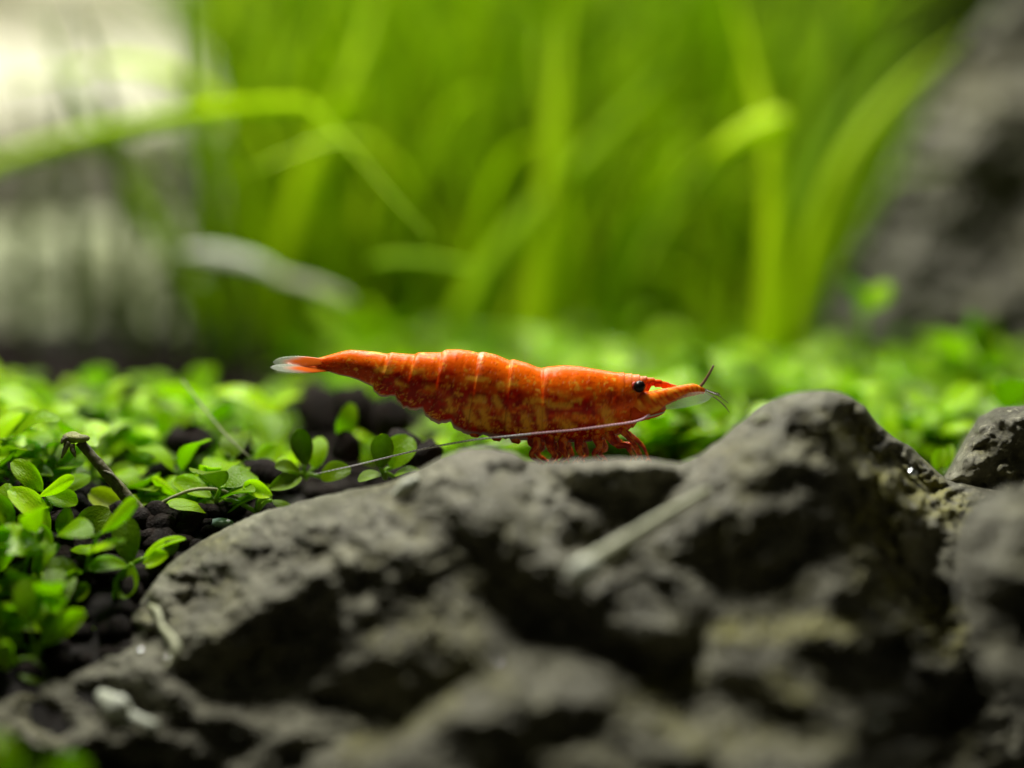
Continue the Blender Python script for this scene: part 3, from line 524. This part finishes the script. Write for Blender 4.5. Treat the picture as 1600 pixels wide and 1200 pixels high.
# broken dead stalk
sb = P(228, 806, 0.0); stalk = empty('broken_stalk', sb); tag(stalk, 'broken brown plant stalk with a knobbly hooked tip leaning left', 'stalk')
q = MB(); tube(q, [P(230, 812, 0), P(205, 785, -.01), P(178, 753, -.02), P(150, 720, -.03), P(124, 690, -.03)], [.034, .033, .029, .026, .024], 26, 10, 1, .09); q.build('stalk', M['dead'], stalk, sb)
q = MB(); q.add(pellet_verts(I3[0], .046, .3)*np.array([1.05, 1, .95])+P(119, 684, -.03), I3[1]); q.build('knob', M['dead_tip'], stalk, sb)
for (a, b_, c_, r) in (((106, 690), (102, 702), (96, 716), .016), ((112, 694), (114, 704), (118, 714), .015), ((104, 684), (99, 688), (96, 693), .015)):
    q = MB(); tube(q, [P(*a, -.05), P(*b_, -.06), P(*c_, -.07)], [r, r*.9, r*.3], 8, 7, 1, .15); q.build('husk', M['dead'], stalk, sb)
q = MB(); tube(q, [P(160, 735, -.05), P(175, 742, -.055), P(190, 762, -.05), P(186, 770, -.05)], [.006, .010, .008, .003], 10, 6, 1, .2); q.build('flake', M['dead'], stalk, sb)
def thread(label, pts, r, mat, cat='root', name='thin_root'):
    q = MB(); tube(q, [P(*p) for p in pts], [r]*(len(pts)-1)+[r*.4], 30, 6, 1, .1); return tag(q.build(name, M[mat]), label, cat)
thread('fine pale root slanting down to the long glossy leaf', [(285, 595, .7), (320, 640, .55), (355, 682, .4), (392, 716, .3)], .0055, 'root')
thread('dull arched runner from the stalk foot over the pellets', [(232, 802, .02), (260, 782, .0), (300, 766, .02), (340, 765, .05), (372, 778, .1), (385, 782, .1)], .009, 'root')
thread('white curled root fragment at the left edge', [(-20, 935, -.35), (6, 948, -.35), (16, 960, -.35), (26, 975, -.35)], .014, 'debris')
# debris on the main rock
def surf(px, py, off=-0.05):
    """point just proud of the main rock where the camera ray meets it"""
    dg = bpy.context.evaluated_depsgraph_get(); d = Vector(P(px, py, 5.0)-CAM).normalized(); best = None
    mw = main_rock.matrix_world.inverted(); ok, loc, nn, ix = main_rock.ray_cast(Vector(CAM)-Vector(main_rock.location), d)
    if not ok: return P(px, py, -1.2)
    return np.array(loc)+np.array(main_rock.location)+np.array(d)*off
bpy.context.view_layer.update()
def bit(label, pts, rad, mat, cat='debris', off=-.03, name='debris_flake', flat=.6):
    q = MB(); tube(q, [surf(x, y, off) for x, y in pts], rad, 16, 8, flat, .12); return tag(q.build(name, M[mat]), label, cat)
a, b_ = surf(1105, 768), surf(893, 905, -.12)
q = MB(); tube(q, [a+(b_-a)*u+np.array([0, -.06*math.sin(math.pi*u), .02*math.sin(math.pi*u)]) for u in (0, .25, .5, .75, .92, 1)], [.02, .03, .036, .048, .06, .03], 26, 10, .7, .08)
tag(q.build('dead_stem', M['debris_dim']), 'pale straw-like dead stem lying diagonally across the rock', 'stem')
q = MB(); tube(q, [b_+(a-b_)*u+np.array([0, -.03-.06*math.sin(math.pi*u), .012]) for u in (-.01, .05, .12, .2)], [.035, .06, .055, .02], 12, 10, .7, .08)
tag(q.build('pale_flake', M['debris']), 'whitish frayed flake on the lower end of the dead stem', 'debris')
bit('white flake on the rock shoulder left of its crest', [(655, 748), (638, 762), (618, 776)], [.02, .045, .025], 'debris')
bit('whitish double flake low on the rock near the bottom corner', [(155, 1085), (180, 1108), (200, 1122), (245, 1138)], [.03, .075, .05, .03], 'debris', off=-.06)
bit('curved grey-green worm-like strand hanging over the left rock rim', [(234, 946), (246, 956), (252, 978), (268, 998), (276, 1016), (268, 1032), (256, 1042)], [.012, .018, .016, .020, .024, .02, .008], 'debris_dim', off=-.04)
bit('small whitish scrap on the slope of the domed peak', [(1180, 660), (1200, 652)], [.02, .02], 'debris_dim')
def bead(px, py, r, label):
    p = surf(px, py, -.03); o = link('glossy_bead', mesh('glossy_bead', I3[0]*r, I3[1]), M['bead']); o.location = p; tag(o, label, 'air bubble')
bead(1424, 741, .028, 'shining air bubble on the crusty patch of rock'); bead(219, 1018, .016, 'tiny bubble glinting below the worm-like strand on the left rim'); bead(370, 1147, .014, 'tiny faint bubble on the ledge above the bottom edge')
bead(774, 1038, .012, 'tiny bubble on the rounded bottom lump of the rock'); bead(262, 1030, .012, 'tiny bubble at the lower end of the worm-like strand'); bit('round pale green speck at the bottom right of the rock', [(1366, 1132), (1373, 1135), (1380, 1138)], [.02, .035, .02], 'debris')

# ------------------------------------------------------------------ the shrimp
def shell_material():
    q = N('shrimp_shell'); at = q.n('ShaderNodeAttribute', attribute_name='col'); co = q.n('ShaderNodeTexCoord').outputs['Object']
    q.l(at.outputs['Color'], q.b.inputs['Base Color']); q.b.inputs['Roughness'].default_value = 0.27; q.b.inputs['Specular IOR Level'].default_value = 0.16
    q.b.inputs['Subsurface Weight'].default_value = 0.22; q.b.inputs['Subsurface Radius'].default_value = (1.0, 0.28, 0.08); q.b.inputs['Subsurface Scale'].default_value = 0.05
    h = q.noise(38, 5, 0.75, co); q.bump(h, 0.35, 0.010); return q.m
M['shell'] = shell_material()
def limb_material():
    q = N('shrimp_limb'); co = q.n('ShaderNodeTexCoord').outputs['Object']; nz = q.noise(24, 4, 0.6, co)
    c = q.ramp(nz, [(0.36, (0.34, 0.010, 0.002)), (0.48, (0.60, 0.035, 0.002)), (0.57, (0.95, 0.22, 0.01)), (0.7, (0.70, 0.38, 0.08))])
    q.l(c, q.b.inputs['Base Color']); q.b.inputs['Roughness'].default_value = 0.35; q.b.inputs['Subsurface Weight'].default_value = 0.3; q.b.inputs['Subsurface Radius'].default_value = (1, .3, .1); q.b.inputs['Subsurface Scale'].default_value = 0.02
    q.bump(q.noise(60, 3, .6, co), .4, .006); return q.m
M['limb'] = limb_material()
def clear_material(name, col, alpha):
    q = N(name); tp = q.n('ShaderNodeBsdfTransparent'); mx = q.n('ShaderNodeMixShader'); at = q.n('ShaderNodeAttribute', attribute_name='col')
    q.l(at.outputs['Color'], q.b.inputs['Base Color']); q.b.inputs['Roughness'].default_value = .25
    q.l(at.outputs['Alpha'], mx.inputs[0]); q.l(tp.outputs[0], mx.inputs[1]); q.l(q.b.outputs[0], mx.inputs[2]); q.l(mx.outputs[0], q.out.inputs[0]); return q.m
M['clear'] = clear_material('clear_shell', None, None)
q = N('eye_black'); q.b.inputs['Base Color'].default_value = (.006, .004, .004, 1); q.b.inputs['Specular IOR Level'].default_value = .25; q.b.inputs['Roughness'].default_value = .3; M['eye'] = q.m
def ant_material():
    q = N('antenna'); at = q.n('ShaderNodeAttribute', attribute_name='col'); q.l(at.outputs['Color'], q.b.inputs['Base Color']); q.b.inputs['Roughness'].default_value = .25
    tp = q.n('ShaderNodeBsdfTransparent'); mx = q.n('ShaderNodeMixShader'); q.l(at.outputs['Alpha'], mx.inputs[0]); q.l(tp.outputs[0], mx.inputs[1]); q.l(q.b.outputs[0], mx.inputs[2]); q.l(mx.outputs[0], q.out.inputs[0]); return q.m
M['antenna'] = ant_material()
TOP = [(486, 563), (492, 562), (515, 555), (535, 549), (547, 546.5), (570, 548), (590, 550), (605, 553), (612, 551.5), (648, 553.5), (655, 551), (690, 550.5), (697, 547), (715, 545.8), (735, 548), (748, 551.5), (756, 550.5), (775, 554), (796, 563), (803, 562), (825, 567.5), (838, 573), (846, 575), (856, 572.5), (880, 570.5), (905, 572), (940, 578), (970, 583), (990, 585.5), (1010, 589.5), (1040, 597), (1068, 606)]
BOT = [(478, 570), (488, 571), (500, 576), (515, 581), (530, 586), (545, 589), (560, 594), (575, 601), (582, 604), (584, 612), (592, 618), (605, 620.5), (617, 619), (620, 627), (629, 636), (644, 641.5), (660, 640), (664, 649), (673, 657), (688, 662), (704, 659.5), (708, 668), (722, 676), (745, 680), (765, 682), (790, 684), (800, 687), (840, 689), (880, 691), (920, 690), (950, 686), (975, 677), (990, 668), (1000, 656), (1006, 640), (1011, 616), (1018, 604.5), (1040, 607.5), (1068, 608.5)]
WID = [(486, .012), (515, .03), (545, .052), (600, .082), (700, .115), (760, .13), (840, .135), (920, .135), (970, .11), (990, .09), (1003, .065), (1012, .02), (1030, .013), (1068, .003)]
TIL = [(486, 8), (560, 16), (620, 22), (750, 20), (830, 6), (860, 0), (1068, 0)]
SE = [487, 609, 649, 692, 749, 798, 848]
us = np.concatenate([np.linspace(486, 990, 340), np.linspace(991.5, 1068, 90)]); NR = 96
def saw(u):
    for i in range(6, -1, -1):
        if u >= SE[i]:
            e = SE[i+1] if i < 6 else 1005; fr = (u-SE[i])/(e-SE[i]); edge = min(1, (u-SE[i])/2.0)
            return (max(0, 1-fr*1.6))**1.2*edge, fr, i
    return 0, 0, 0
V = []; C = []
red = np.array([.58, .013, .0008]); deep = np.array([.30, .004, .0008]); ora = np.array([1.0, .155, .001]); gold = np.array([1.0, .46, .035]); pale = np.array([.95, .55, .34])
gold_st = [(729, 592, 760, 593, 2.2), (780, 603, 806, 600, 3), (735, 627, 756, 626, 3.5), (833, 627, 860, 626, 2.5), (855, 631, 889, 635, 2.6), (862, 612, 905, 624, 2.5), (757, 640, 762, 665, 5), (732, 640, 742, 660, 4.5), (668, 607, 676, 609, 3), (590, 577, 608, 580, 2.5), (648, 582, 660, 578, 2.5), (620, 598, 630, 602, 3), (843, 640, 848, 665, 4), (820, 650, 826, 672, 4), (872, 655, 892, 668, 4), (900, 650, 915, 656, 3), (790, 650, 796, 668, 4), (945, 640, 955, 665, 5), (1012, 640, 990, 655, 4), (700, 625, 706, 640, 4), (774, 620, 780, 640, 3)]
for ui, u in enumerate(us):
    sw, fr, si = saw(u); ty = np.interp(u, *zip(*TOP)); bx = u-np.interp(u, *zip(*TIL)); by = np.interp(bx, *zip(*BOT)); w = np.interp(u, *zip(*WID))
    abdomen = 1.0 if u < 848 else 0.0; h = by-ty
    if u > 965: ty -= 2.2*((u-965) % 11.5)/11.5*min(1, (1066-u)/40)
    for k in range(NR):
        th = 2*math.pi*k/NR; c = (1-math.cos(th))/2; s = math.sin(th)
        if u < 1008: c2 = c**0.92
        else: c2 = c
        e = .75 if c < .5 else (.42 if abdomen else .7)
        ww = w*(abs(s)**e)*(1 if s >= 0 else -1)
        if c > .5: ww *= (1-.30*(c-.5)*2) if abdomen else (1-.38*(c-.5)*2)
        if c > .9 and abdomen: ww *= 1.0
        sc = 1+.085*sw*(1 if u < 1000 else 0)
        lump = 1+.02*float(fbm(np.array(u/18.), np.array(c*4+k*0.0), 400, 2))
        edge_n = 2.2*float(vnoise(np.array(bx/5.0), np.array(1.5), 77)) if (abdomen and c > .85 and 585 < bx < 800) else 0
        x = u+(bx-u)*c2; y = edge_n*(c-.85)/.15+ty+h*c2*(1+.012*sw*c)+(.45 if abdomen else 0)*(-2.2)*sw*(1-c)**2
        # carapace grooves
        g = 0.0
        if u > 860: g = -.05*math.exp(-(((x-945)+(y-640)*.5)/5)**2)*(1 if .3 < c < .9 else 0)
        p = P(x, y, ww*sc*lump*(1+g)); V.append(p)
        X_, Y_ = np.array(x), np.array(y)
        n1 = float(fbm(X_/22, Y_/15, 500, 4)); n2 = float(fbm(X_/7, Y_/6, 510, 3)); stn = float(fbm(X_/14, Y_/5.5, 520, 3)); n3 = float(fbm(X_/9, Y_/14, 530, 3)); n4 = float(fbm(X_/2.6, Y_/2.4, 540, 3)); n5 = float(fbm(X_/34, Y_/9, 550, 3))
        f = np.clip((.42-c)*2.6+n1*.9+.2, 0, 1)  # orange back to red belly: some pigment, mostly top light painted into the colour
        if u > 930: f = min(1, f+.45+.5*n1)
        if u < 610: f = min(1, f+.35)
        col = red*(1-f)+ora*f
        dw = np.clip((.5-f)*2, 0, 1)*np.clip(.45-n2*2.5+(c-.5), 0, 1)*.75; col = col*(1-dw)+deep*dw  # deep red mottling, thickened low on the flank as painted shade
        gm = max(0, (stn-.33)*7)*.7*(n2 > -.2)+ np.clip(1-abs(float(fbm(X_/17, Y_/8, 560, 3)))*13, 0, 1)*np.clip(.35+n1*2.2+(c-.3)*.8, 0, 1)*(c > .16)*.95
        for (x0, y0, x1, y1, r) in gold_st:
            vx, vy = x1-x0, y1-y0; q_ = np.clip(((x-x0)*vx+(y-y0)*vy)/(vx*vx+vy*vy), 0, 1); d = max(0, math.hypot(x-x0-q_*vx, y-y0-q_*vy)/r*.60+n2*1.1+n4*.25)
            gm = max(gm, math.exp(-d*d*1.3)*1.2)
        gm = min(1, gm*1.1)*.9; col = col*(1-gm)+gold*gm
        om = np.clip((n5-.12)*5+n4*1.2, 0, 1)*.5; col = col*(1-om)+(ora*.9+red*.1)*om if c < .75 else col
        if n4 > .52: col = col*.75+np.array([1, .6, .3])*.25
        if n4 < -.42: col = col*.6+deep*.4
        if si > 0 and u < 990:
            dd = u-SE[si]; sm = math.exp(-((dd-3)/(3.5 if si not in (3, 4) else 5))**2)*max(0, 1-c*3.0)*(0.5+.9*n2+.35); sm = min(1, max(0, sm))*(.85 if si in (3, 4) else .4)*float(np.clip(.55+1.6*n2+n4, 0, 1));  sm = min(1, max(0, sm)); col = col*(1-sm)+pale*sm
            ed = math.exp(-((dd+1.2)/2.0)**2)*.75*(1 if c > .12 else .3); col = col*(1-ed)+deep*ed
        if abdomen and u < 830 and c > .94:
            em = min(1, (c-.94)*25); col = col*(1-em*.85)+np.array([.50, .38, .36])*em*.85
        pm = np.clip((u-965)/25, 0, 1)*np.clip((.16-c)*9, 0, 1)*np.clip(.6+n1*1.2, 0, 1)*.5; col = col*(1-pm)+np.array([.85, .55, .4])*pm
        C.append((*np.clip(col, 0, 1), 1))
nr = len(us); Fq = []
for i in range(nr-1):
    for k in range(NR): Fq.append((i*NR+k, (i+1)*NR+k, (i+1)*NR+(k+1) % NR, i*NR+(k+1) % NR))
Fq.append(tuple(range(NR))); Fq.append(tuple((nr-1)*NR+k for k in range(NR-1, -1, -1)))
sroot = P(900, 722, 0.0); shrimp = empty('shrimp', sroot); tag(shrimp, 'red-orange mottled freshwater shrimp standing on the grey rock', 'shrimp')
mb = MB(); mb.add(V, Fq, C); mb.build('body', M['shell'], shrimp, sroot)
# tail fan
def blade_part(name, base, tip, w, y0, y1, roll, c0, c1, a0, a1, start=.45, n=18, seg=14, th=.10):
    B = P(base[0], base[1], y0); T = P(tip[0], tip[1], y1); ax = T-B; ln = np.linalg.norm(ax); ax /= ln
    side = np.array([0, math.cos(roll), math.sin(roll)]); side -= ax*side.dot(ax); side /= np.linalg.norm(side); nn = np.cross(ax, side); v = []; f = []; c = []
    for i in range(n):
        t = i/(n-1); ww = w*(0.35+.65*math.sin(math.pi*min(1, t*.9)**1.1))*(1 if t < .8 else math.sqrt(max(0.0004, 1-((t-.8)/.2)**2)))
        for k in range(seg):
            a = 2*math.pi*k/seg; v.append(B+ax*ln*t+side*math.cos(a)*ww+nn*math.sin(a)*ww*th)
            e = abs(math.cos(a)); g = np.clip((t-start)/.25+(e-.75)*1.5, 0, 1); cc = np.array(c0)*(1-g)+np.array(c1)*g; c.append((*cc, a0*(1-g)+a1*g))
    for i in range(n-1):
        for k in range(seg): f.append((i*seg+k, i*seg+(k+1) % seg, (i+1)*seg+(k+1) % seg, (i+1)*seg+k))
    f.append(tuple(range(seg))[::-1]); f.append(tuple((n-1)*seg+k for k in range(seg)))
    q = MB(); q.add(v, f, c); return q.build(name, M['clear'], shrimp, sroot)
OR, WH = (.9, .16, .01), (.70, .76, .62)
blade_part('tail_fan_blade', (512, 565), (426, 566), .030, -.02, -.05, 1.15, OR, WH, .9, .26, .42)
blade_part('tail_fan_blade', (515, 578), (422, 574), .026, -.02, -.09, .8, OR, WH, .9, .28, .36)
blade_part('tail_fan_blade', (512, 566), (430, 563), .026, .02, .06, -1.0, OR, WH, .8, .2, .45)
blade_part('tail_fan_blade', (515, 578), (428, 581), .024, .02, .08, -.7, OR, WH, .8, .2, .35)
blade_part('telson', (505, 570), (446, 567), .018, 0, 0, .5, OR, (.85, .5, .3), 1, .8, .75)
# eyes
for s_ in (-1, 1):
    w = .082*s_; p = P(999-(3 if s_ > 0 else 0), 604, w); q = MB(); q.add(I3[0]*np.array([.030, .028, .029])+p, I3[1]); e = q.build('eye', M['eye'], shrimp, sroot)
    q = MB(); tube(q, [P(988, 604, w*.5), P(995, 604, w*.85)], [.03, .026], 6, 12); q.build('eye_stalk', M['limb'], shrimp, sroot)
# antennal bases, scales, antennules, antennae
def obt(c): return lambda t: (*c, 1)
def ped(t):
    n = random.random()**2; c = ora*(1-n)+gold*n; c = c*(1-.5*(n < .08))+red*.5*(n < .08); return (*np.clip(c, 0, 1), 1)
for s_ in (-1, 1):
    q = MB(); tube(q, [P(965, 628, .03*s_), P(1010, 630, .055*s_), P(1036, 621, .045*s_), P(1062, 613, .035*s_), P(1084, 609, .03*s_), P(1101, 611, .025*s_)], [.03, .062, .042, .032, .030, .012], 40, 14, .75, .02, ped); q.build('antenna_base', M['shell'], shrimp, sroot)
    q = MB(); tube(q, [P(985, 645, .055*s_), P(1010, 642, .05*s_), P(1030, 640, .045*s_), P(1040, 637, .04*s_)], [.05, .045, .03, .008], 20, 12, .7, .06, lambda t: (*(red*.6+ora*.4), 1)); q.build('mouthpart', M['shell'], shrimp, sroot)
    blade_part('antennal_scale', (1000, 638), (1114, 618), .036, .05*s_, .075*s_, 1.2*(-s_), (.60, .62, .52), (.62, .70, .58), .24, .16, .3)
# tubes with pale lower edge line of the scale
q = MB(); tube(q, [P(985, 660, -.09), P(1010, 652, -.085), P(1035, 645, -.08), P(1040, 643, -.08)], [.004, .004, .0035, .001], 16, 6, 1, 0, lambda t: (.7, .8, .7, .7)); q.build('palp', M['antenna'], shrimp, sroot)
q = MB(); tube(q, [P(1092, 606, -.02), P(1100, 597, -.03), P(1108, 584, -.05), P(1115, 571, -.06)], [.0085, .0075, .0065, .005], 18, 8, 1, .05, lambda t: (.24, .13, .085, 1)); q.build('antennule', M['antenna'], shrimp, sroot)
for pts, r in (([(1098, 608, -.02), (1108, 612, -.05), (1118, 616, -.08), (1128, 620, -.1)], .004), ([(1098, 610, .02), (1118, 622, -.02), (1132, 634, -.05), (1140, 645, -.08)], .003), ([(1098, 607, .02), (1110, 612, .05), (1124, 616, .1)], .005), ([(1112, 614, 0), (1125, 620, 0), (1138, 630, -.03)], .0018)):
    q = MB(); tube(q, [P(*p) for p in pts], [r]*3+[r*.4]*(len(pts)-3), 16, 6, 1, 0, lambda t: (.12, .09, .06, .85)); q.build('antennule', M['antenna'], shrimp, sroot)
apts = [(1015, 648, -.10), (995, 658, -.155), (950, 665, -.17), (900, 671.5, -.17), (850, 676, -.17), (800, 681, -.16), (750, 686, -.13), (700, 694, -.10), (650, 704, -.06), (600, 716, -.03), (550, 728, .02), (490, 741, .05)]
def antcol(t):
    b = .5+.5*math.sin(t*640); fade = 1 if t < .78 else max(.12, 1-(t-.78)*3.6); v = .65+.35*b  # glints on the antenna rings painted in as alternating white and grey bands
    c = np.array([v, v*.95, v]) if t > .4 else np.array([v, v*.62, v*.72]); return (*c, fade*.85)
q = MB(); tube(q, [P(*p) for p in apts], [.005, .0054, .0052, .005, .005, .0048, .0046, .0044, .0042, .004, .0035, .0025], 420, 6, 1, .06, antcol); q.build('antenna', M['antenna'], shrimp, sroot)
apts2 = [(1015, 646, .10), (960, 662, .22), (880, 676, .42), (790, 692, .62), (700, 712, .8)]
q = MB(); tube(q, [P(*p) for p in apts2], [.0055, .005, .0045, .004, .0025], 120, 6, 1, 0, antcol); q.build('antenna', M['antenna'], shrimp, sroot)
# walking legs
legs = [([(838, 680), (838, 698), (830, 710), (838, 718), (846, 722)], [.030, .022, .016, .013, .008]), ([(858, 682), (860, 700), (866, 712), (860, 721)], [.032, .022, .016, .008]), ([(882, 682), (878, 700), (884, 712), (876, 720)], [.032, .024, .015, .008]),
        ([(906, 682), (904, 700), (908, 712), (900, 719)], [.030, .022, .014, .008]), ([(930, 680), (936, 698), (928, 710), (936, 719)], [.030, .022, .015, .008]), ([(950, 676), (962, 694), (980, 698), (990, 714)], [.034, .02, .016, .013]), ([(968, 670), (984, 686), (998, 703), (1004, 720)], [.022, .014, .010, .006])]
for s_ in (-1, 1):
    for i, (pts, r) in enumerate(legs):
        q = MB(); yy = [.045, .085, .10, .11, .115]; dx = 0 if s_ < 0 else 9
        ps = [P(x+dx*(j > 0), y-(2 if s_ > 0 and j > 1 else 0), s_*yy[min(j, 4)]) for j, (x, y) in enumerate(pts)]
        tube(q, ps, [k*.82 for k in r], 22, 9, .85, .14); tip = ps[-1]
        for a in (-.018, .014): tube(q, [tip, tip+np.array([a*.6, -.005, -.008]), tip+np.array([a, -.01, -.022])], [.007, .005, .002], 5, 5)
        q.build('leg', M['limb'], shrimp, sroot)
# swimmerets under the belly
for s_ in (-1, 1):
    for (x, y, x2, y2) in ((828, 682, 838, 702), (800, 680, 812, 692), (770, 677, 782, 688), (735, 670, 748, 682)):
        q = MB(); tube(q, [P(x, y, .04*s_), P((x+x2)/2, (y+y2)/2, .05*s_), P(x2, y2, .05*s_)], [.02, .026, .008], 10, 10, .4, .05); q.build('swimmeret', M['limb'], shrimp, sroot)
